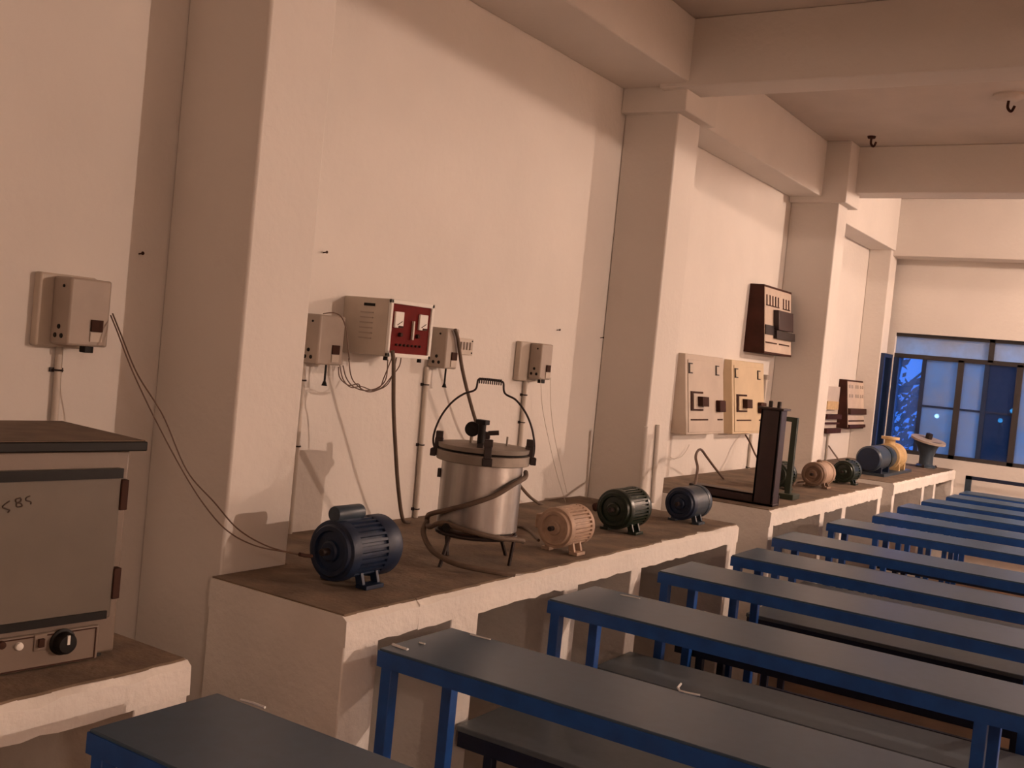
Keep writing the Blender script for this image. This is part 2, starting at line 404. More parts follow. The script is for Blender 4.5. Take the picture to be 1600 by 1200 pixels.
d0 = make_desk(); b0 = make_bench()
for i, (x, y) in enumerate(rows):
    o = d0 if i == 0 else copy_tree(d0)
    o.location = (x, y, 0); o['group'] = 'blue desks in rows'
    o['label'] = dlab.get(i, 'grey topped blue steel desk in the %s row counted from the oven' % ordn[i])
k = 0
for i, (x, y) in enumerate(rows):
    if i in (0, 8, 9, 10, 11): continue
    o = b0 if k == 0 else copy_tree(b0); k += 1
    gap = rows[i+1][1]-y if i+1 < len(rows) else .8
    o.location = (x-.045, y+max(.33, min(.46, gap-.31)), 0); o['group'] = 'low benches between the desk rows'
    o['label'] = 'low grey bench with dark frame standing behind the %s desk row from the oven' % ordn[i]
# back bench rail by the window
p = atz((1508, 743), .9); yb = 9.85; pl = aty((1509, 743), yb); pr2 = aty((1509, 768), yb)
t = thing('bench_backrest', 'blue tubular backrest rail standing behind the last desk row by the window', 'bench', (pl.x, yb, 0))
MB().box(pl.x, pl.x+1.25, yb, yb+.03, pl.z-.03, pl.z).build('top_rail', 'seatframe', t)
for x in (pl.x, pl.x+1.2): MB().box(x, x+.05, yb, yb+.03, 0, pl.z).build('post', 'motorblue2', t)
MB().box(pl.x, pl.x+1.25, yb, yb+.03, .70, .735).build('lower_rail', 'seatframe', t)
# thin pale marks on the tops
def top_mark(i, pts, w=.006):
    x, y = rows[i]; row = [o for o in D.objects if o.parent is None and o.name.startswith('classroom_desk') and abs(o.location.y-y) < 1e-4][0]
    q = [atz(p, .7815) for p in pts]
    MB().tube([(v.x, v.y, .781) for v in q], w*.5, 5).build('pale_mark', 'white', row)
top_mark(1, [(614,1007), (622,1010), (637,1015)], .01); top_mark(1, [(655,1004), (664,1006)]); top_mark(1, [(735,991), (750,995), (766,999)])
top_mark(1, [(1064,1068), (1059,1074), (1062,1079), (1078,1083), (1094,1086)], .006)  # hooked reflection on the desk top, painted as a white strip
top_mark(0, [(376,1093), (395,1098), (414,1105)]); top_mark(2, [(969,929), (985,932), (1000,935)])

# ---------------------------------------------------------------- drying oven
k = .8
P0 = atz((177,1025), C0Z)                 # right front bottom corner of the oven
ang = math.radians(-6.2)                  # front turned slightly toward the camera
ov = thing('drying_oven', 'grey laboratory drying oven with black door strips and a dusty lid', 'oven', (P0.x, P0.y, C0Z), ang)
# local frame: y runs along the front (right end at 0), x is depth (0 = front face, negative to the wall)
Rz = Matrix.Translation(Vector((P0.x, P0.y, C0Z))) @ Matrix.Rotation(ang, 4, 'Z')
class OB(MB):
    def build(s, *a, **k2):
        s.v = [Rz @ v for v in s.v]; return MB.build(s, *a, **k2)
W_, H_, DP = .60, .478, .36
OB().box(-DP, 0, -W_, 0, .012, H_).build('body', 'ovenside', ov, bevel=.006)
OB().hexa([(-DP-.012,-W_-.03,H_), (.02,-W_-.03,H_), (.02,.03,H_), (-DP-.012,.03,H_), (-DP-.012,-W_-.03,H_+.022), (.02,-W_-.03,H_+.022), (.02,.03,H_+.022), (-DP-.012,.03,H_+.022)]).build('lid', 'dark', ov, bevel=.003)
OB().box(-DP-.010, .014, -W_-.026, .026, H_+.0222, H_+.0242).build('lid_dust', 'ovendust', ov)
def fy(p, x=.0):                          # photo point on the front plane -> local (y, z)
    d = ray(p); n = Vector((math.cos(ang), math.sin(ang), 0)); o = Vector((P0.x, P0.y, 0)) + n*x
    q = CAM + d*((o-CAM).dot(n)/d.dot(n)); l = Rz.inverted() @ q; return l.y, l.z
yR, zTa = fy((186,730)); _, zTb = fy((186,745)); _, zBa = fy((166,950)); _, zBb = fy((166,962))
yR2, _ = fy((184,745)); 
dr = OB().box(0, .016, -W_+.03, yR, zBb, zTa).build('door', 'oven', ov, bevel=.003)
OB().box(.016, .022, -W_+.03, yR, zTb, zTa).build('upper_strip', 'dark', dr)
OB().box(.016, .022, -W_+.03, yR-.012, zBb, zBa).build('lower_strip', 'dark', dr)
for (pa, pb) in (((188,748), (186,795)), ((178,885), (172,933))):
    ya_, za_ = fy(pa); yb_, zb_ = fy(pb); yc = (ya_+yb_)/2
    OB().box(.0, .02, yc-.008, yc+.010, zb_, za_).build('hinge', 'brownblk', ov, bevel=.002)
# handwritten mark on the door
ink = OB()
def stroke(pts):
    q = [fy(p, .016) for p in pts]; ink.tube(spline([(.0165, a, b) for a, b in q], 5), .0016, 5)
stroke([(15,783), (9,787), (4,792), (10,795), (15,797), (12,801)])
stroke([(32,778), (25,780), (26,785), (33,787), (34,791), (27,792), (26,787), (32,783), (33,779)])
stroke([(47,775), (41,778), (41,782), (48,784), (48,788)])
ink.build('handwritten_mark', 'ink', dr)
# control panel
yP, zPb = fy((150,1028), .005); yP2, zPt = fy((150,976), .005)
cp = OB().box(.0, .010, -W_+.02, yP, zPb, zPt).build('control_panel', 'ovenside', ov, bevel=.004)
bo = OB(); 
for z in (zPb+.004, zPt-.005): bo.box(.010, .0115, -W_+.03, yP-.008, z-.0014, z+.0014)
bo.box(.010, .0115, yP-.010, yP-.0075, zPb+.004, zPt-.005)
bo.build('panel_border', 'brownblk', cp)
yk, zk = fy((104,1006), .03); Rz2 = Rz.to_3x3()
kb = OB().lathe([(.029,0), (.029,.004), (.024,.006), (.023,.022), (.019,.027), (.002,.028)], (.010, yk, zk), (1,0,0), 28).build('thermostat_knob', 'dark', cp)
OB().box(.034, .0395, yk-.003, yk+.003, zk, zk+.02).build('pointer', 'paper', kb)
ys, zs = fy((63,1004), .012)
OB().box(.010, .013, ys-.014, ys+.014, zs-.018, zs+.018).build('switch_plate', 'ovenside', cp, bevel=.002)
OB().box(.013, .02, ys-.006, ys+.006, zs-.009, zs+.009).build('switch_rocker', 'brownblk', cp)
yl, zl = fy((30,1010), .012); OB().lathe([(.009,0), (.008,.006), (.003,.008)], (.010, yl, zl), (1,0,0), 16).build('indicator_lamp', 'paper', cp)
yl, zl = fy((2,1008), .012); OB().lathe([(.009,0), (.008,.008), (.003,.010)], (.010, yl, zl), (1,0,0), 16).build('indicator_lamp', 'brownblk', cp)
for y, x in ((-.03, -.03), (-W_+.03, -.03), (-.03, -DP+.03), (-W_+.03, -DP+.03)):
    OB().lathe([(.014,0), (.012,.013)], (x, y, 0), n=14).build('foot', 'dark', ov)

# ---------------------------------------------------------------- devices on the wall
def front_box(y0, xf, tr_, br_):          # far edge and heights of a front face whose plane is x = xf
    a, b = atx(tr_, xf), atx(br_, xf); return (a.y+b.y)/2, a.z, b.z
def switch_box(lab, backpx, tl, tr_, bl, br_, xplate, m='boxgrey', pull=0, plate=None, group='switch boxes on the wall'):
    y0 = atx(backpx, xplate).y; xf = aty(tl, y0).x; xf = min(max(xf, XW+.09), XW+.17)
    y1, zt, zb = front_box(y0, xf, tr_, br_)
    zt = (zt+atx(tl, xf).z)/2; zb = (zb+atx(bl, xf).z)/2
    t = thing('switch_box', lab, 'switch box', (XW, (y0+y1)/2, zb), group=group)
    if plate:
        pa, pb = atx(plate[0], XW+.03), atx(plate[1], XW+.03)
        MB().box(XW, XW+.032, pa.y, y1+.01, pb.z, pa.z).build('back_plate', 'boxlight', t, bevel=.006)
        x0 = XW+.032
    else: x0 = XW
    h = zt-zb; w_ = y1-y0
    bd = MB().box(x0, xf, y0, y1, zb, zt).build('housing', m, t, bevel=.006)
    # rocker switch and window low on the front
    yc, zc = y0+w_*.68, zb+h*.26
    MB().box(xf, xf+.006, yc-.018, yc+.018, zc-.006, zc+.026).build('rocker_switch', 'brownblk', t, bevel=.001)
    MB().box(xf, xf+.004, yc-.018, yc+.018, zc-.034, zc-.008).build('label_window', 'boxlight', t)
    # socket holes on the side toward the camera
    so = MB(); xm = (x0+xf)/2
    for dx, dz in ((0, .036), (-.014, .012), (.014, .012)):
        so.lathe([(.007,0), (.006,.002)], (xm+dx, y0-.0005, zb+.012+dz), (0,-1,0), 10)
    so.build('socket_holes', 'dark', t)
    MB().lathe([(.004,0), (.004,.003)], (xm+.01, y0, zt-.025), (0,-1,0), 8).build('cover_screw', 'dark', t)
    if pull:
        MB().cyl((xf-.03, y0+w_*.62, zb), (xf-.03, y0+w_*.62, zb-pull+.012), .004, 8).lathe([(.011,0), (.005,.016)], (xf-.03, y0+w_*.62, zb-pull), n=10).build('pull_handle', 'dark', t)
    else:
        MB().box(xf-.04, xf-.015, y0+w_*.62-.012, y0+w_*.62+.016, zb-.018, zb).build('stub_plug', 'dark', t, bevel=.002)
    return t, y0, y1, zb, zt, xf
sb0 = switch_box('weathered grey switch box on the wall above the drying oven', (84,437), (113,432), (178,441), (107,541), (166,542), XW+.032, 'boxgrey', plate=((64,424), (55,540)))
sb1 = switch_box('grey switch box with hanging black handle, between pillar and stabilizer', (474,489), (496,489), (541,497), (491,570), (534,571), XW+.005, 'boxgrey', pull=.075)
sb2 = switch_box('grey switch box with hanging black handle beside the red panelled stabilizer', (674,511), (690,511), (718,515), (686,576), (714,577), XW+.005, 'boxgrey', pull=.078)
sb3 = switch_box('small grey switch box on a deep back plate, above the beige motor', (829,538), (848,537), (866,539), (843,593), (859,594), XW+.032, 'boxgrey', plate=((815,533), (811,595)))
# stabilizer
y0 = atx((541,462), XW+.008).y; xf = aty((609,467), y0).x
y1, zt, zb = front_box(y0, xf, (676,476), (668,563)); zt = (zt+atx((609,467), xf).z)/2; zb = (zb+atx((602,556), xf).z)/2
st = thing('voltage_stabilizer', 'grey metal stabilizer with a red meter panel framed in white', 'stabilizer', (XW, (y0+y1)/2, zb))
MB().box(XW, xf, y0, y1, zb, zt).build('cabinet', 'boxlight', st, bevel=.004)
sl = MB(); h = zt-zb; dpt = xf-XW
for i in range(6): sl.box(XW+dpt*.40, XW+dpt*.68, y0-.003, y0+.001, zb+h*(.28+.09*i), zb+h*(.30+.09*i))
sl.build('louvre_slots', 'boxgrey', st)
MB().box(XW+dpt*.46, XW+dpt*.70, y0-.002, y0+.002, zb+h*.85, zb+h*.90).build('handle_slot', 'dark', st)
w_ = y1-y0
fm = MB(); e = .015
fm.box(xf, xf+.012, y0, y1, zt-e, zt).box(xf, xf+.012, y0, y1, zb, zb+e).box(xf, xf+.012, y0, y0+e*.8, zb, zt).box(xf, xf+.012, y1-e, y1, zb, zt).build('front_frame', 'paper', st, bevel=.002)
pn = MB().box(xf, xf+.005, y0+e*.8, y1-e, zb+e, zt-e).build('meter_panel', 'red', st)
for f_ in (.20, .76):
    yc = y0+w_*f_; zc = zb+h*.66
    mt = MB().box(xf+.005, xf+.014, yc-.024, yc+.024, zc-.03, zc+.028).build('dial_meter', 'paper', pn, bevel=.002)
    MB().bar((xf+.0148, yc-.012, zc-.02), (xf+.0148, yc+.014, zc-.006), .002, .002).box(xf+.0138, xf+.0145, yc-.005, yc+.022, zc-.03, zc-.022).build('needle', 'brownblk', mt)
MB().bar((xf+.012, y0+w_*.53, zb+h*.33), (xf+.012, y0+w_*.53, zb+h*.66), .008, .008).build('lever', 'boxlight', pn)
kn = MB()
for f_ in (.26, .66): kn.lathe([(.008,0), (.007,.012)], (xf+.005, y0+w_*f_, zb+h*.40), (1,0,0), 12)
kn.build('terminal_knob', 'brownblk', pn)
tm = MB()
for i in range(7): tm.lathe([(.0045,0), (.004,.008)], (xf+.005, y0+w_*(.2+.09*i), zb+h*.22), (1,0,0), 8)
tm.build('terminal_row', 'brownblk', pn)
for f_ in (.12, .9): MB().lathe([(.009,0), (.008,.014)], (xf-.02, y0+w_*f_, zb-.014), n=10).build('foot', 'dark', st)
sty0, sty1, stzb, stxf = y0, y1, zb, xf
# small white terminal block past the second switch box
a, b = atx((721,528), XW+.02), atx((740,555), XW+.02)
so = thing('socket_strip', 'small white terminal strip on the wall behind the handled switch box', 'socket', (XW, (a.y+b.y)/2, b.z))
MB().box(XW, XW+.014, a.y-.06, b.y, b.z-.002, a.z).build('base', 'boxlight', so, bevel=.003)
cl = MB()
for i in range(6): cl.box(XW+.014, XW+.022, a.y-.04+i*.022, a.y-.028+i*.022, b.z+.02, a.z-.016)
cl.build('terminals', 'boxgrey', so)
for z in (a.z-.01, b.z+.008): MB().lathe([(.004,0), (.003,.003)], (XW+.014, b.y-.01, z), (1,0,0), 8).build('screw', 'dark', so)

# conduits under the boxes
def conduit(lab, ptop, pbot, ztop, zbot, clips, r=.010, XW=XW, m='pvc'):
    a = atx(ptop, XW+.012); b = atx(pbot, XW+.012)
    f = lambda z: a.y+(b.y-a.y)*(a.z-z)/(a.z-b.z)
    t = thing('conduit_pipe', lab, 'pipe', (XW, f(zbot), zbot), group='conduit pipes on the wall')
    MB().cyl((XW+.012, f(zbot), zbot), (XW+.012, f(ztop), ztop), r, 12).build('pipe', m, t)
    for p_ in clips:
        z = atx(p_, XW+.012).z
        MB().torus((XW+.012, f(z), z), r+.002, .003, (0,0,1), 14, 6).box(XW, XW+.006, f(z)-.02, f(z)+.02, z-.006, z+.006).build('clip', 'iron', t)
conduit('cream conduit pipe running down behind the drying oven', (93,545), (86,640), sb0[3], C0Z, [(88,578)])
conduit('cream conduit pipe at the pillar edge under the first handled switch box', (474,580), (455,800), sb1[3], C1Z, [(472,594), (466,697)])
conduit('cream conduit pipe behind the autoclave under the second handled switch box', (667,580), (650,800), sb2[3], C1Z, [(666,601), (659,695), (651,795)])
conduit('cream conduit pipe rising behind the autoclave to the small switch box', (821,598), (806,780), sb3[3], C1Z, [(819,617), (818,660)])
conduit('whitewashed conduit stub on the second pillar face, the one toward the wide wall bay', (1010,662), (1002,772), 1.26, C1Z, [], .012, XW=-2.335, m='wall')
conduit('whitewashed conduit stub on the second pillar face, the one toward the starter panels', (1029,658), (1021,770), 1.27, C1Z, [], .012, XW=-2.335, m='wall')
for q_, lab_ in (((505,395), 'tiny dark nail in the wide wall high above the grey stabilizer'), ((870,516), 'small dark nail in the wall above the small plated switch box'), ((938,528), 'small nail in the wall close to the second pillar'), ((217,397), 'small dark nail in the wall corner above the oven switch box')):
    p_ = atx(q_, XW); nl = MB().cyl((XW-.004, p_.y, p_.z), (XW+.018, p_.y, p_.z+.003), .0022, 8).lathe([(.0055,0), (.005,.002)], (XW+.017, p_.y, p_.z+.003), (1,0,0), 10)
    tag(nl.build('nail', 'brownblk'), lab_, 'nail')
conduit('cream conduit pipe below the yellowish starter panel', (1173,690), (1166,760), 1.15, C2Z, [(1171,730)])
conduit('cream conduit pipe below the wooden boards near the window', (1294,680), (1290,722), 1.17, C3Z, [])

# starter panels whose fronts lean out at the foot
def lean_box(t, name, y0, y1, zb, zt, xt, xb_, m, bevel=.004):
    return MB().hexa([(XW-.004,y0,zb), (xb_,y0,zb), (xb_,y1,zb), (XW-.004,y1,zb), (XW-.004,y0,zt), (xt,y0,zt), (xt,y1,zt), (XW-.004,y1,zt)]).build(name, m, t, bevel=bevel)
class Face:                               # maps (u across, v up) on a leaning front face
    def __init__(s, y0, y1, zb, zt, xt, xb_): s.a = (y0, y1, zb, zt, xt, xb_)
    def p(s, u, v, d=0):
        y0, y1, zb, zt, xt, xb_ = s.a; return Vector((xb_+(xt-xb_)*v+d, y0+(y1-y0)*u, zb+(zt-zb)*v))
    def plate(s, b, u0, u1, v0, v1, d0, d1):
        return b.hexa([s.p(u0,v0,d0), s.p(u0,v0,d1), s.p(u1,v0,d1), s.p(u1,v0,d0), s.p(u0,v1,d0), s.p(u0,v1,d1), s.p(u1,v1,d1), s.p(u1,v1,d0)])
def lean_dims(backt, backb, tl, bl, tr_, br_):
    y0 = (atx(backt, XW+.004).y+atx(backb, XW+.004).y)/2
    xt, xb_ = aty(tl, y0).x, aty(bl, y0).x
    a, b = atx(tr_, xt), atx(br_, xb_); y1 = (a.y+b.y)/2
    return y0, y1, (b.z+aty(bl, y0).z)/2, (a.z+aty(tl, y0).z)/2, xt, xb_
def starter(lab, dims, m):
    y0, y1, zb, zt, xt, xb_ = dims
    t = thing('starter_panel', lab, 'control panel', (XW, (y0+y1)/2, zb), group='starter panels on the wall')
    lean_box(t, 'cabinet', *dims, m); f = Face(*dims)
    cv = MB(); f.plate(cv, .05, .93, .03, .93, 0, .005); cv.build('door', m, t, bevel=.002)
    for u in (.10, .80):
        b = MB(); f.plate(b, u-.045, u+.045, .76, .89, .004, .010); o = b.build('label_holder', 'iron', t)
        b = MB(); f.plate(b, u-.03, u+.038, .775, .875, .009, .013); b.build('card', m, o)
    b = MB(); f.plate(b, .10, .40, .30, .54, .005, .012); o = b.build('switch_bezel', 'brownblk', t)
    b = MB(); f.plate(b, .14, .40, .325, .515, .011, .017); b.build('switch_plate', m, o)
    b = MB(); f.plate(b, .24, .40, .36, .48, .016, .05); b.build('switch_grip', 'brownblk', o)
    b = MB(); f.plate(b, .76, .93, .29, .44, .004, .035); b.build('operating_knob', 'wood', t, bevel=.006)
    for u0, u1 in ((.10, .54), (.80, .94)):
        b = MB(); f.plate(b, u0, u1, .178, .196, .005, .008); b.build('name_strip', 'brownblk', t)
    return t
dA = lean_dims((1061,546), (1049,678), (1071,551), (1072,679), (1127,560), (1134,678))
starter('cream starter panel with black rotary switch beside the second pillar', dA, 'cream')
dB = lean_dims((1127,556), (1127,680), (1144,558), (1145,675), (1195,572), (1192,680))
dB = (max(dA[1]+.01, dB[0]), dB[1], dB[2], dB[3], dB[4], dB[5])
starter('yellowish cream starter panel behind the upright steel channel', dB, 'cream2')
def board(lab, dims, style):
    y0, y1, zb, zt, xt, xb_ = dims
    t = thing('demonstration_board', lab, 'control board', (XW, (y0+y1)/2, zb), group='wooden demonstration boards on the wall')
    lean_box(t, 'wooden_case', *dims, 'wood', bevel=.003); f = Face(*dims)
    b = MB(); f.plate(b, .0, .96, .03, .965, 0, .004); b.build('face_sheet', 'board', t)
    g = MB()
    if style:
        for u in (.06, .17, .27, .37, .47, .66, .76, .86):
            f.plate(g, u-.012, u+.012, .70, .86, .004, .008)
        for u0, u1 in ((.04,.50), (.64,.90)): f.plate(g, u0, u1, .70, .715, .004, .008)
        g.build('meter_row', 'wood', t)
        b = MB(); f.plate(b, .30, .84, .37, .66, .004, .045); b.build('relay_case', 'steelred', t, bevel=.003)
        b = MB(); f.plate(b, .0, .30, .28, .42, .004, .012); f.plate(b, .3, .98, .24, .36, .004, .03); b.build('terminal_block', 'iron', t)
        b = MB(); f.plate(b, .02, .42, .155, .175, .004, .007); f.plate(b, .5, .88, .155, .175, .004, .007); b.build('name_strip', 'brownblk', t)
        b = MB(); f.plate(b, 1.0, 1.07, .56, .585, -.05, -.03); b.build('side_bolt', 'iron', t)
    else:
        for v in (.64, .83):
            for u in (.12, .26, .48, .60, .76, .88): f.plate(g, u-.035, u+.035, v, v+.07, .004, .008)
        g.build('meter_row', 'boxgrey', t)
        b = MB(); f.plate(b, .0, .96, .30, .42, .004, .03); b.build('terminal_block', 'brownblk', t)
        b = MB(); f.plate(b, .02, .92, .15, .18, .004, .008); b.build('name_strip', 'brownblk', t)
        b = MB(); f.plate(b, .0, .96, .03, .09, .004, .02); b.build('bottom_rail', 'wood', t)
    return t
dW = lean_dims((1171,438), (1165,548), (1195,439), (1194,552), (1238,462), (1235,558))
dW = (dW[0], min(dW[1], 7.57), *dW[2:])
board('dark wooden demonstration board with a black relay case, high above the starter panels', dW, 1)
y0w = 8.55
def far_board(lab, backt, backb, tl, bl, tr_, br_, style, extra):
    d = lean_dims(backt, backb, tl, bl, tr_, br_); return board(lab, d, style), d
fb, dF = far_board('dark wooden board with two rows of small meters near the end window', (1311,589), (1305,672), (1324,592), (1324,672), (1351,597), (1350,668), 0, 0)
# a narrow board edge-on just past the third pillar
a, b = atx((1294,590), XW+.06), atx((1292,673), XW+.06)
t = thing('terminal_board', 'narrow cream terminal board with dark edge just past the third pillar', 'control board', (XW, dF[0]-.3, b.z))
ye0, ye1 = dF[0]-.52, dF[0]-.10
MB().box(XW, XW+.045, ye0, ye1, b.z, a.z-.07).build('sheet', 'boxlight', t)
MB().box(XW+.045, XW+.075, ye0, ye1-.1, b.z+.18, b.z+.25).build('fuse_row', 'motoryellow', t)
MB().box(XW+.045, XW+.085, ye0, ye1, b.z+.10, b.z+.14).box(XW+.045, XW+.07, ye0, ye1, b.z+.055, b.z+.07).build('terminal_rail', 'wood', t)
MB().box(XW, XW+.09, ye0, ye1, b.z-.02, b.z+.02).build('lower_rail', 'wood', t)
MB().box(XW, XW+.03, ye0+.01, ye0+.05, b.z+.18, a.z).build('side_strip', 'wood', t)
# pipe stub on the third pillar side
q = aty((1199,600), 7.57)
t = thing('pipe_stub', 'short capped cream pipe at the foot of the third pillar corner', 'pipe', (q.x, 7.5, q.z-.2))
xx = XW+.0165
MB().cyl((xx, 7.40, 1.18), (xx, 7.40, 1.56), .016, 12).build('pipe', 'pvc', t)
MB().lathe([(.024,0), (.024,.03), (.018,.034)], (xx, 7.40, 1.55), n=14).build('cap', 'boxgrey', t)

# ceiling hooks
for q, lab in (((1362,213), 'small dark ceiling hook beyond the wall beam'), ((1577,148), 'round ceiling rose with a short hanging hook')):
    p = atz(q, ZC); t = thing('ceiling_hook', lab, 'ceiling hook', (p.x, p.y, ZC))
    big = q[0] > 1500
    if big: MB().lathe([(.085,0), (.085,-.012), (.06,-.03), (.02,-.035)], (p.x, p.y, ZC), n=28).build('rose', 'ceil', t)
    else: MB().lathe([(.03,0), (.025,-.015)], (p.x, p.y, ZC), n=16).build('rose', 'wood', t)
    z = ZC-(.035 if big else .01)
    MB().tube(spline([(p.x, p.y, z), (p.x, p.y, z-.04), (p.x+.02, p.y, z-.06), (p.x+.035, p.y, z-.03)]), .008, 8).build('hook', 'wood', t)

# ---------------------------------------------------------------- motors
def motor(lab, p, R, L, m, m2=None, fins=26, finh=.008, foot=.02, rear=.28, cap=None, shaft=True, term=None, rz=0, smooth_body=False, cat='electric motor', footm=None):
    """p: centre of the drive end; the axis runs along +y turned by rz"""
    t = thing('electric_motor', lab, cat); m2 = m2 or m; Rb = R-finh
    A = (0,1,0); c = (0,0,0)
    fr = .16*L
    MB().lathe([(R*.28,-.012), (R*.34,-.008), (R*.36,0), (R*.62,.002), (R*.66,-.006), (R*.80,-.006), (R*.86,.002), (R*.97,.004), (R,.012), (R,fr)], c, A, 40).build('end_shield', m, t)
    if shaft: MB().lathe([(R*.12,-.012), (R*.12,-.012-R*.28), (R*.10,-.014-R*.28)], c, A, 14).build('shaft', 'iron', t)
    b = MB().lathe([(Rb,fr-.001), (Rb,L*(1-rear)+.001)], c, A, 40)
    if not smooth_body:
        for i in range(fins):
            th = 2*PI*i/fins; u = Vector((math.cos(th), 0, math.sin(th)))
            if u.z < -.80: continue
            y_a, y_b = fr, L*(1-rear)
            b.obox(u*(Rb+finh*.45)+Vector((0,(y_a+y_b)/2,0)), u*finh*.55, Vector((0,(y_b-y_a)/2,0)), u.cross(Vector((0,1,0)))*R*.045)
    b.build('finned_body' if not smooth_body else 'body', m2, t)
    MB().lathe([(R*1.0,L*(1-rear)), (R*1.02,L*(1-rear)+.004), (R*1.02,L*.93), (R*.93,L*.99), (R*.6,L)], c, A, 40).build('fan_cover', m2, t)
    for s in (-1, 1):
        f = MB()
        y_a, y_b = L*.28, L*.62
        f.hexa([(s*R*.55,y_a,-R-foot), (s*R*1.02,y_a,-R-foot), (s*R*1.02,y_b,-R-foot), (s*R*.55,y_b,-R-foot),
                (s*R*.55,y_a,-R-foot+.012), (s*R*1.02,y_a,-R-foot+.012), (s*R*1.02,y_b,-R-foot+.012), (s*R*.55,y_b,-R-foot+.012)])
        for yy in (y_a, y_b-.012):
            f.hexa([(s*R*.55,yy,-R-foot+.012), (s*R*.85,yy,-R-foot+.012), (s*R*.85,yy+.012,-R-foot+.012), (s*R*.55,yy+.012,-R-foot+.012),
                    (s*R*.45,yy,-R*.72), (s*R*.72,yy,-R*.66), (s*R*.72,yy+.012,-R*.66), (s*R*.45,yy+.012,-R*.72)])
        f.build('mounting_foot', footm or m2, t, bevel=.0015)
    if cap == 'capacitor':
        q = MB().lathe([(.004,0), (R*.25,.001), (R*.27,.006), (R*.27,L*.50-.006), (R*.25,L*.50), (.004,L*.50+.001)], (-R*.06, L*.02, R*1.17), A, 24).build('capacitor', 'motorblue2', t)
        MB().box(-R*.28, R*.16, L*.10, L*.45, R*.90, R*1.02).build('capacitor_saddle', m, t)
    if cap == 'lug':
        MB().lathe([(R*.22,0), (R*.22,R*.12), (R*.12,R*.2)], (0, L*.45, R*.95), n=16).build('top_lug', m, t)
    if term:
        s = term; x = s*R*1.12
        MB().box(x-R*.28, x+R*.28, L*.2, L*.62, -R*.25, R*.45).build('terminal_box', m, t, bevel=.004)
    t.location = p; t.rotation_euler = (0, 0, rz); return t
def mplace(px, z): return atz(px, z)
mb1 = mplace((517,861), C1Z+.106)
motor('blue finned motor with a capacitor on top at the near counter end', mb1, .088, .225, M['motorblue'], fins=30, cap='capacitor', foot=.016, rear=.33)
mb2 = mplace((866,825), C1Z+.096)
motor('beige finned motor with a terminal box, beside the autoclave', mb2, .075, .18, M['motorbeige'], fins=30, foot=.02, rear=.16, term=-1)
mb3 = mplace((959,796), C1Z+.101)
motor('dark green finned motor in front of the second pillar', mb3, .085, .20, M['motorgreen'], fins=34, foot=.016, rear=.20, shaft=True)
mb4 = mplace((1062,787), C1Z+.093)
motor('small slate blue smooth motor at the far end of the long counter', mb4, .077, .215, M['motorblue'], M['motorblue2'], smooth_body=True, foot=.016, rear=.22, finh=.002)
mb5 = mplace((1217,743), C2Z+.085)
motor('dark green motor hidden behind the upright steel channel', (mb5.x-.02, mb5.y, mb5.z), .078, .17, M['motorgreen'], foot=.007, rear=.25)
mb6 = mplace((1270,741), C2Z+.088)
motor('dull brown motor between two green motors', mb6, .076, .25, M['motorbrown'], M['motorbeige'], smooth_body=True, finh=.003, foot=.012, rear=.2, cap='lug', footm=M['motorbrown'])
mb7 = mplace((1317,737), C2Z+.086)
motor('small dark green motor beside the blue pump motor', mb7, .075, .20, M['motorgreen'], foot=.011, rear=.25, cap='lug')

# pump set on the last counter
pc = mplace((1357,717), C3Z+.125)
pm = thing('pump_set', 'blue motor coupled to a yellow centrifugal pump on a base plate', 'pump', (pc.x, pc.y, C3Z))
R = .098; ax = (0,1,0)
Lp = aty((1408,712), 0.0) if False else None
zt = C3Z
MB().box(pc.x-.12, pc.x+.12, pc.y+.03, pc.y+.95, zt, zt+.022).build('base_plate', 'motorblue2', pm)
mo = MB().lathe([(R*.5,-.006), (R*.9,0), (R,.012), (R,.30), (R*.96,.31)], pc, ax, 36).build('motor_body', 'motorblue2', pm)
MB().lathe([(R*.4,-.012), (R*.86,-.008), (R*.9,0)], pc, ax, 36).build('motor_end_cover', 'motorblue', pm)
MB().lathe([(R*1.04,.31), (R*1.04,.37), (R*.96,.38)], pc, ax, 36).build('motor_flange', 'motorgreen', pm)
MB().lathe([(R*.92,.38), (R*.92,.52), (R*.7,.53)], pc, ax, 36).build('coupling_guard', 'motorblue2', pm)
pump = MB().lathe([(R*.6,.53), (R*1.08,.54), (R*1.08,.60), (R*.86,.62), (R*.86,.68), (R*1.12,.70), (R*1.12,.78), (R*.8,.82), (R*.45,.84), (R*.45,.90)], pc, ax, 36)
pump.build('pump_casing', 'motoryellow', pm)
MB().lathe([(R*.42,0), (R*.42,R*.55), (R*.72,R*.56), (R*.72,R*.78), (.01,R*.79)], (pc.x, pc.y+.62, pc.z+R*.85), n=24).build('outlet_flange', 'motoryellow', pm)
for y in (.58, .76): MB().box(pc.x-.10, pc.x+.10, pc.y+y, pc.y+y+.03, zt+.02, pc.z-R*.5).build('pump_foot', 'motoryellow', pm)
for y in (.05, .27): MB().box(pc.x-.09, pc.x+.09, pc.y+y, pc.y+y+.03, zt+.02, pc.z-R*.6).build('motor_foot', 'motorblue', pm)
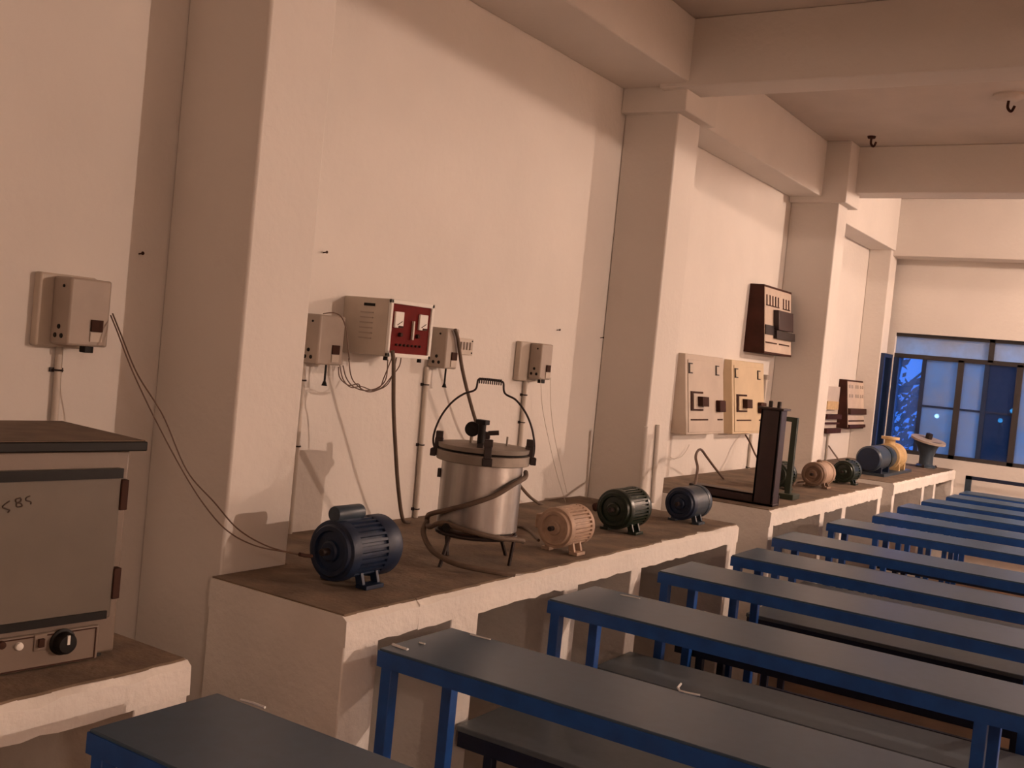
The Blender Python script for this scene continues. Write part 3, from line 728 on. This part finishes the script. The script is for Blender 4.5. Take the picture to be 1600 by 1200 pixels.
# dark hopper valve by the window
hq = atz((1446,727), C3Z); hx, hy = hq.x, min(hq.y, 9.90)
hx = aty((1446,727), hy).x
hp = thing('cast_hopper', 'dark cast funnel with a tilted pale rim by the end window', 'hopper', (hx, hy, C3Z))
MB().lathe([(.085,0), (.085,.015), (.06,.03), (.058,.10), (.085,.18), (.12,.235)], (hx, hy, C3Z), n=28).build('funnel_body', 'motorblue2', hp)
tl = Vector((.20, -.10, 1)).normalized()
MB().lathe([(.06,0), (.15,.004), (.15,.022), (.05,.026)], (hx, hy, C3Z+.232), tl, 30).build('rim_disc', 'boxgrey', hp)
MB().lathe([(.03,0), (.03,.05), (.012,.055)], Vector((hx, hy, C3Z+.255)), tl, 16).build('rim_hub', 'iron', hp)
for a in (.5, 2.6, 4.7): MB().bar((hx+.07*math.cos(a), hy+.07*math.sin(a), C3Z+.0), (hx+.095*math.cos(a), hy+.095*math.sin(a), C3Z+.02), .02, .02).build('foot', 'iron', hp)

# ---------------------------------------------------------------- upright steel channel stand
sx, sy = -1.83, 5.345
bs = atz((1205,790), C2Z); bl_ = atz((1125,780), C2Z)
sd = thing('steel_stand', 'dark oxide steel channel standing upright on a flat base beam', 'test stand', (sx, sy, C2Z))
yb0, yb1 = sy-.04, sy+.06
base = MB().box(-2.245, -1.775, yb0, yb1, C2Z, C2Z+.012).box(-2.245, -1.775, yb0, yb0+.01, C2Z, C2Z+.055).box(-2.245, -1.775, yb1-.01, yb1, C2Z, C2Z+.055).box(-2.245,-2.235, yb0, yb1, C2Z, C2Z+.055)
base.box(-2.245, -1.88, yb0, yb1, C2Z+.045, C2Z+.055)
base.build('base_beam', 'steelred', sd, bevel=.002)
zt = aty((1207,640), sy).z
u = MB().box(-1.885, -1.778, sy-.045, sy-.030, C2Z+.012, zt).box(-1.885, -1.873, sy-.045, sy+.05, C2Z+.012, zt).box(-1.790, -1.778, sy-.045, sy+.05, C2Z+.012, zt)
u.build('upright_channel', 'steelred', sd, bevel=.002)
MB().box(-1.90, -1.762, sy-.06, sy+.06, zt, zt+.012).box(-1.87, -1.79, sy-.04, sy+.04, zt-.02, zt).build('cap_plate', 'steelred', sd, bevel=.002)
for dx in (-.022, .024): MB().lathe([(.011,0), (.011,.03), (.008,.033)], (-1.831+dx, sy, zt+.012), n=12).build('bolt', 'iron', sd)
# green bracket behind it
gy = 5.80
g0 = aty((1232,760), gy); g1 = aty((1241,656), gy); g2 = aty((1222,654), gy)
gb = thing('angle_bracket', 'green angle iron bracket behind the upright steel channel', 'bracket', (g0.x, gy, C2Z))
MB().bar((g0.x, gy, C2Z+.01), (g0.x, gy, g1.z), .03, .03).build('post', 'greenbar', gb)
MB().bar((g0.x+.015, gy, g1.z), (g0.x-.19, gy, g1.z), .026, .026).build('arm', 'greenbar', gb)
MB().box(g0.x-.05, g0.x+.05, gy-.06, gy+.06, C2Z, C2Z+.03).build('foot_block', 'greenbar', gb, bevel=.003)

# ---------------------------------------------------------------- autoclave on its stand
cx, cy = -1.975, 2.91
ac = thing('autoclave', 'aluminium portable autoclave with bail handle on a legged ring stand', 'autoclave', (cx, cy, C1Z))
z0, z1 = C1Z+.108, C1Z+.375; R = .136
MB().lathe([(R*.9,z0), (R,z0+.012), (R,z1)], (cx,cy,0), n=48).build('pot', 'alu', ac)
MB().lathe([(R-.002,z1-.036), (R+.020,z1-.034), (R+.020,z1-.002), (R-.002,z1)], (cx,cy,0), n=48).build('rim_band', 'alulid', ac, bevel=.002)
MB().lathe([(R+.012,z1), (R+.014,z1+.005), (R+.014,z1+.006)], (cx,cy,0), n=48).build('gasket', 'dark', ac)
lid = MB().lathe([(R+.016,z1+.006), (R+.018,z1+.02), (R*.97,z1+.022), (R*.5,z1+.025), (.002,z1+.026)], (cx,cy,0), n=48).build('lid', 'alulid', ac)
for k_ in range(4):
    th = math.radians(33+90*k_+(6 if k_ == 3 else 0)); u = Vector((math.cos(th), math.sin(th), 0)); v = Vector((-u.y, u.x, 0))
    c = Vector((cx,cy,0))+u*(R+.016)
    MB().obox(c+Vector((0,0,z1+.004)), u*.014, v*.012, Vector((0,0,.028))).obox(c+Vector((0,0,z1+.042)), u*.012, v*.014, Vector((0,0,.012))).obox(c+u*.016+Vector((0,0,z1-.018)), u*.010, v*.016, Vector((0,0,.012))).build('clamp', 'iron', ac, bevel=.002)
# gauge, valve, petcock
rt = Vector((RT.x, RT.y, 0)).normalized(); bk = Vector((-rt.y, rt.x, 0)); top = Vector((cx,cy,z1+.024))
def lp(r_, b_, z_=0): return top+rt*r_+bk*b_+Vector((0,0,z_))
g = MB().cyl(lp(-.045,0), lp(-.045,0,.03), .006, 10).build('gauge_stem', 'alulid', ac)
MB().lathe([(.005,-.012), (.023,-.012), (.025,-.008), (.025,.010), (.022,.012), (.002,.011)], lp(-.045,0,.047), -bk, 28).build('pressure_gauge', 'dark', ac)
MB().cyl(lp(-.012,-.03), lp(-.012,-.03,.07), .013, 14).box(*[v for k_ in range(3) for v in (lp(-.012,-.03,.075)[k_]-(.02,.014,.008)[k_], lp(-.012,-.03,.075)[k_]+(.02,.014,.008)[k_])]).build('steam_valve', 'dark', ac, bevel=.002)
MB().cyl(lp(.01,-.03,.04), lp(.045,-.03,.045), .008, 10).build('valve_spout', 'iron', ac)
MB().cyl(lp(.075,0), lp(.075,0,.032), .0035, 8).build('petcock', 'alulid', ac)
MB().bar(lp(-.012,-R+.01,-.004), lp(-.012,-.03,.002), .02, .008).build('lid_strap', 'iron', ac)
# bail handle
hz = z1-.01
def hp_(a, b): return Vector((cx,cy,hz))+rt*a+Vector((0,0,b))
pts = [(-.163,0), (-.172,.03), (-.168,.07), (-.15,.12), (-.12,.165), (-.085,.195), (-.048,.213)]
pr_ = [(.052,.210), (.09,.192), (.125,.155), (.15,.11), (.165,.06), (.168,.02), (.163,-.005)]
MB().tube(spline([hp_(*q) for q in pts]+[hp_(-.042,.245), hp_(-.034,.25)], 6), .0035, 8).build('bail_wire', 'iron', ac)
MB().tube(spline([hp_(.036,.248), hp_(.044,.243)]+[hp_(*q) for q in pr_], 6), .0035, 8).build('bail_wire', 'iron', ac)
co = MB()
co.tube([hp_(-.036+.0072*i, .251-.00005*(i-5)**2) for i in range(11)], .0045, 8)
for i in range(11): co.torus(hp_(-.036+.0072*i, .245), .0085, .0022, rt, 12, 5)
co.build('coiled_grip', 'iron', ac)
for s in (-1, 1): MB().obox(hp_(s*.160, -.006), rt*.014, bk*.012, Vector((0,0,.012))).build('bail_lug', 'iron', ac, bevel=.002)
MB().obox(hp_(-.139, -.075), rt*.008, bk*.012, Vector((0,0,.014))).build('side_lug', 'iron', ac)
MB().cyl(hp_(-.092,-.232)-bk*.09, hp_(-.095,-.235)-bk*.135, .014, 14).build('heater_terminal', 'dark', ac)
# ring stand
MB().torus((cx,cy,z0-.006), R*.98, .007, n=40).torus((cx,cy,z0-.012), R*.7, .006, n=36).build('stand_ring', 'iron', ac)
MB().lathe([(R*.6,z0-.012), (R*.93,z0-.004), (R*.93,z0+.004)], (cx,cy,0), n=40).build('base_pan', 'brownblk', ac)
for (px, q) in (((676,888), 0), ((795,884), 0), ((699,868), 0), ((790,868), 0)):
    f_ = atz(px, C1Z); d = Vector((f_.x-cx, f_.y-cy, 0)); d.normalize()
    tp = Vector((cx,cy,z0))+d*R*.97
    if (f_-Vector((cx,cy,C1Z))).length > .2: f_ = Vector((cx,cy,C1Z))+d*.17
    MB().bar(tp, Vector((f_.x, f_.y, C1Z)), .010, .008).build('leg', 'iron', ac)

# hose looped around the autoclave
def ring(phi, r_, z): return Vector((cx,cy,0))+rt*r_*math.sin(phi)-bk*r_*math.cos(phi)+Vector((0,0,z))
def deg(a): return math.radians(a)
hs = [ring(deg(100), .150, z1-.06), ring(deg(75), .150, z1-.07), ring(deg(48), .152, z1-.085), ring(deg(20), .151, z1-.125), ring(deg(-10), .151, z1-.16), ring(deg(-40), .152, z1-.19),
      ring(deg(-68), .160, z1-.215), ring(deg(-88), .166, z1-.235), ring(deg(-92), .166, z1-.26), ring(deg(-72), .160, z1-.262), ring(deg(-45), .153, z1-.235), ring(deg(-10), .152, z1-.245), ring(deg(25), .154, z1-.26), ring(deg(60), .160, z1-.272), ring(deg(72), .168, z1-.28)]
hs2 = [ring(deg(-90), .166, z1-.25), ring(deg(-84), .176, z1-.285), ring(deg(-60), .172, z1-.318), ring(deg(-38), .18, z1-.335), ring(deg(-12), .20, z1-.348), ring(deg(22), .215, z1-.360), ring(deg(38), .225, z1-.365)]
ho = thing('rubber_hose', 'grey brown rubber hose looped around the autoclave', 'hose', (cx, cy, C1Z))
MB().tube(spline(hs, 8), .0085, 10).build('wrapped_length', 'hose', ho)
MB().tube(spline(hs2, 8), .009, 10).build('tail_length', 'hose', ho)

# ---------------------------------------------------------------- cables
def cable(lab, pts, r, m='wire', cat='cable', group=None, name='cable'):
    b = MB().tube(spline(pts, 8), r, 8); return tag(b.build(name, m), lab, cat, group)
def W(px, d=.03): return atx(px, XW+d)
def along(p0, p1, pix, z=None):           # points seen at pix, spread between two depths
    out = []
    for i, q in enumerate(pix):
        f_ = i/(len(pix)-1); x = p0+(p1-p0)*f_; out.append(atx(q, x))
    return out
wire_t = thing('motor_wires', 'pair of thin brown wires drooping from switch box to blue motor', 'cable', (-2.4, 2.0, 1.2))
xs_ = sb0[5]
MB().tube(spline(along(xs_-.01, mb1.x-.02, [(173,493), (184,520), (207,580), (245,660), (285,735), (320,790), (356,830), (400,853), (450,863), (487,869)]), 8), .0022, 6).build('wire', 'wire', wire_t)
MB().tube(spline(along(xs_-.01, mb1.x-.02, [(176,490), (190,525), (215,585), (255,650), (292,735), (335,785), (370,825), (410,850), (450,863), (487,869)]), 8), .0022, 6).build('wire', 'wire', wire_t)
MB().tube(along(mb1.x-.02, mb1.x-.02, [(468,866), (476,868), (487,869)]), .0055, 8).build('taped_joint', 'brownblk', wire_t)
# loop of wires between the first handled switch box and the stabilizer
lw = thing('wire_bundle', 'loose loop of brown wires hanging between switch box and stabilizer', 'cable', (XW+.1, 2.9, 1.45))
for i, pix in enumerate([[(536,571), (541,590), (552,604), (570,610), (590,606), (603,592), (606,562)], [(531,571), (536,592), (548,605), (565,604), (585,610), (606,600), (616,575), (620,556)],
                         [(545,560), (548,585), (556,600), (575,612), (596,606), (612,588), (624,572), (627,555)], [(529,573), (531,590), (545,602), (560,600), (567,610), (592,606), (600,590), (612,560)], [(505,490), (522,489), (534,496), (541,515), (544,545), (546,562)]]):
    d0_, d1_ = (.15, .20); 
    MB().tube(spline([atx(q, XW+d0_+(d1_-d0_)*j/(len(pix)-1)+.012) for j, q in enumerate(pix)], 8), .0022, 6).build('wire', 'wire', lw)
pts = [atx(q, stxf+.03) for q in [(613,548), (615,565)]] + along(stxf+.03, XW+.09, [(615,585), (615,640), (618,700), (622,760), (629,810), (636,848)])
pts[-1].z = max(pts[-1].z, C1Z+.006)
cable('thick brown cable hanging from the stabilizer to the counter', pts, .0075, 'hose')
pts = [atx(q, sb2[5]+.012) for q in [(711,515), (715,527), (718,548)]] + along(sb2[5]+.012, XW+.07, [(722,575), (730,610), (741,650), (752,680), (766,702), (785,726), (806,751), (830,778), (855,793), (868,797)])
cable('thick brown cable running from the handled switch box behind the autoclave to the beige motor', pts, .0075, 'hose')
cable('thin wire hanging from the small switch box, the one closer to the beige motor', [W((845,597), .10)+Vector((0,0,.02))]+[W(q, .10) for q in [(845,597), (848,640), (858,690), (870,740), (884,785)]], .0014, 'pvc')
cable('thin wire hanging from the small switch box close to the pillar', [W((860,597), .10)+Vector((0,0,.02))]+[W(q, .10) for q in [(860,597), (861,640), (867,685), (878,735), (886,770)]], .0014, 'pvc')
b_ = mb4; ex = mb4.x
pts = along(ex, XW+.12, [(1085,763), (1088,745), (1090,730), (1087,715), (1090,705), (1096,703), (1105,715), (1120,735), (1137,755), (1148,764)])
cable('black cable bending up from the slate blue motor and down to the steel stand', pts, .007, 'wire')
cable('short black cable slanting behind the upright steel channel', along(XW+.05, XW+.25, [(1165,680), (1172,692), (1180,710), (1188,722)]), .006, 'wire')
cable('thin wire drooping under the cream starter panel', [W(q, .02) for q in [(1047,714), (1055,717), (1065,713), (1073,703), (1077,695)]], .002, 'pvc')
cable('short black cable slanting down to the small dark green motor', along(XW+.06, mb7.x-.03, [(1295,697), (1302,707), (1312,721)]), .006, 'wire')
p1 = atz((803,822), C1Z+.006); p2 = atz((842,830), C1Z+.006)
cable('brown cable lying on the counter between autoclave and beige motor', [p1, (p1+p2)/2+Vector((0,0,.0)), Vector((mb2.x-.09, mb2.y+.05, C1Z+.03))], .006, 'hose')
cable('short wire on the counter between the dark green motors', [Vector((mb5.x+.06, mb5.y+.1, C2Z+.03)), Vector((mb6.x-.1, mb6.y+.02, C2Z+.02)), Vector((mb6.x-.06, mb6.y+.04, C2Z+.03))], .005, 'wire')
# plug lying behind the dark green motor
pq = atz((925,800), C1Z)
t = thing('power_plug', 'small dark plug lying on the counter between beige and green motors', 'plug', (pq.x, pq.y, C1Z))
MB().lathe([(.012,0), (.02,.01), (.02,.04), (.008,.06)], (pq.x, pq.y, C1Z+.02), (1,.6,.35), 14).build('plug_body', 'brownblk', t)

# ---------------------------------------------------------------- light
def area(name, loc, target, size, power, col, sy_=None):
    l = D.lights.new(name, 'AREA'); l.energy = power; l.color = col; l.size = size
    if sy_: l.shape = 'RECTANGLE'; l.size_y = sy_
    o = D.objects.new(name, l); COL.objects.link(o); o.location = loc
    d = Vector(target)-Vector(loc); o.rotation_euler = d.to_track_quat('-Z', 'Y').to_euler(); return o
def bulb(name, loc, power, col, r=.05):
    l = D.lights.new(name, 'POINT'); l.energy = power; l.color = col; l.shadow_soft_size = r
    o = D.objects.new(name, l); COL.objects.link(o); o.location = loc; return o
WARM = (1, .725, .575)
bulb('lamp_bay_light', (1.6, 8.7, 3.03), 395, WARM, .05)
LZ = 2.692
bulb('lamp_wall_light', (5.2, 4.95, LZ), 600, WARM, .0015)
bulb('rear_fill_light', (3.2, -1.6, 2.75), 85, WARM, .12)  # unseen fill added behind the camera, lifts the faces turned that way
wl = thing('wall_lamp', 'enamel dome lamp on the wall across the room', 'lamp', (5.2, 4.95, LZ))
prof = [(.26, .0), (.25, .03), (.20, .10), (.11, .16), (.03, .18)]
MB().lathe(prof+[(r_-.004 if r_ > .04 else r_, h_-.004 if h_ > 0 else h_) for r_, h_ in prof[::-1]], (5.2, 4.95, LZ), (0, .033, 1), n=40, cap=False).build('lamp_shade', 'white', wl)
MB().tube(spline([(5.2, 4.95, 2.88), (5.25, 4.95, 2.95), (5.45, 4.95, 2.96), (XR, 4.95, 2.90)]), .012, 8).build('arm', 'iron', wl)

w = D.worlds.new('dusk_sky'); bpy.context.scene.world = w; w.use_nodes = True
nt = w.node_tree; bg = nt.nodes['Background']
tc = nt.nodes.new('ShaderNodeTexCoord'); sp = nt.nodes.new('ShaderNodeSeparateXYZ'); rp = nt.nodes.new('ShaderNodeValToRGB')
rp.color_ramp.elements[0].position = .42; rp.color_ramp.elements[0].color = (.07, .125, .22, 1)
rp.color_ramp.elements[1].position = .56; rp.color_ramp.elements[1].color = (.17, .34, .60, 1)
mp = nt.nodes.new('ShaderNodeMapRange'); mp.inputs['From Min'].default_value = -1; mp.inputs['From Max'].default_value = 1
nt.links.new(tc.outputs['Generated'], sp.inputs[0]); nt.links.new(sp.outputs['Z'], mp.inputs['Value']); nt.links.new(mp.outputs[0], rp.inputs['Fac']); nt.links.new(rp.outputs[0], bg.inputs['Color'])
bg.inputs['Strength'].default_value = 2.7

# ---------------------------------------------------------------- camera and view
cd = D.cameras.new('camera'); cam = D.objects.new('camera', cd); COL.objects.link(cam)
cd.sensor_fit = 'HORIZONTAL'; cd.sensor_width = 36; cd.lens = F/1600*36; cd.clip_start = .05
m3 = Matrix((RT, UP, -FWD)).transposed()
cam.matrix_world = Matrix.Translation(CAM) @ m3.to_4x4()
sc = bpy.context.scene; sc.camera = cam
sc.view_settings.view_transform = 'Standard'; sc.view_settings.look = 'None'; sc.view_settings.gamma = 1; sc.view_settings.use_curve_mapping = False
sc.view_settings.exposure = .06
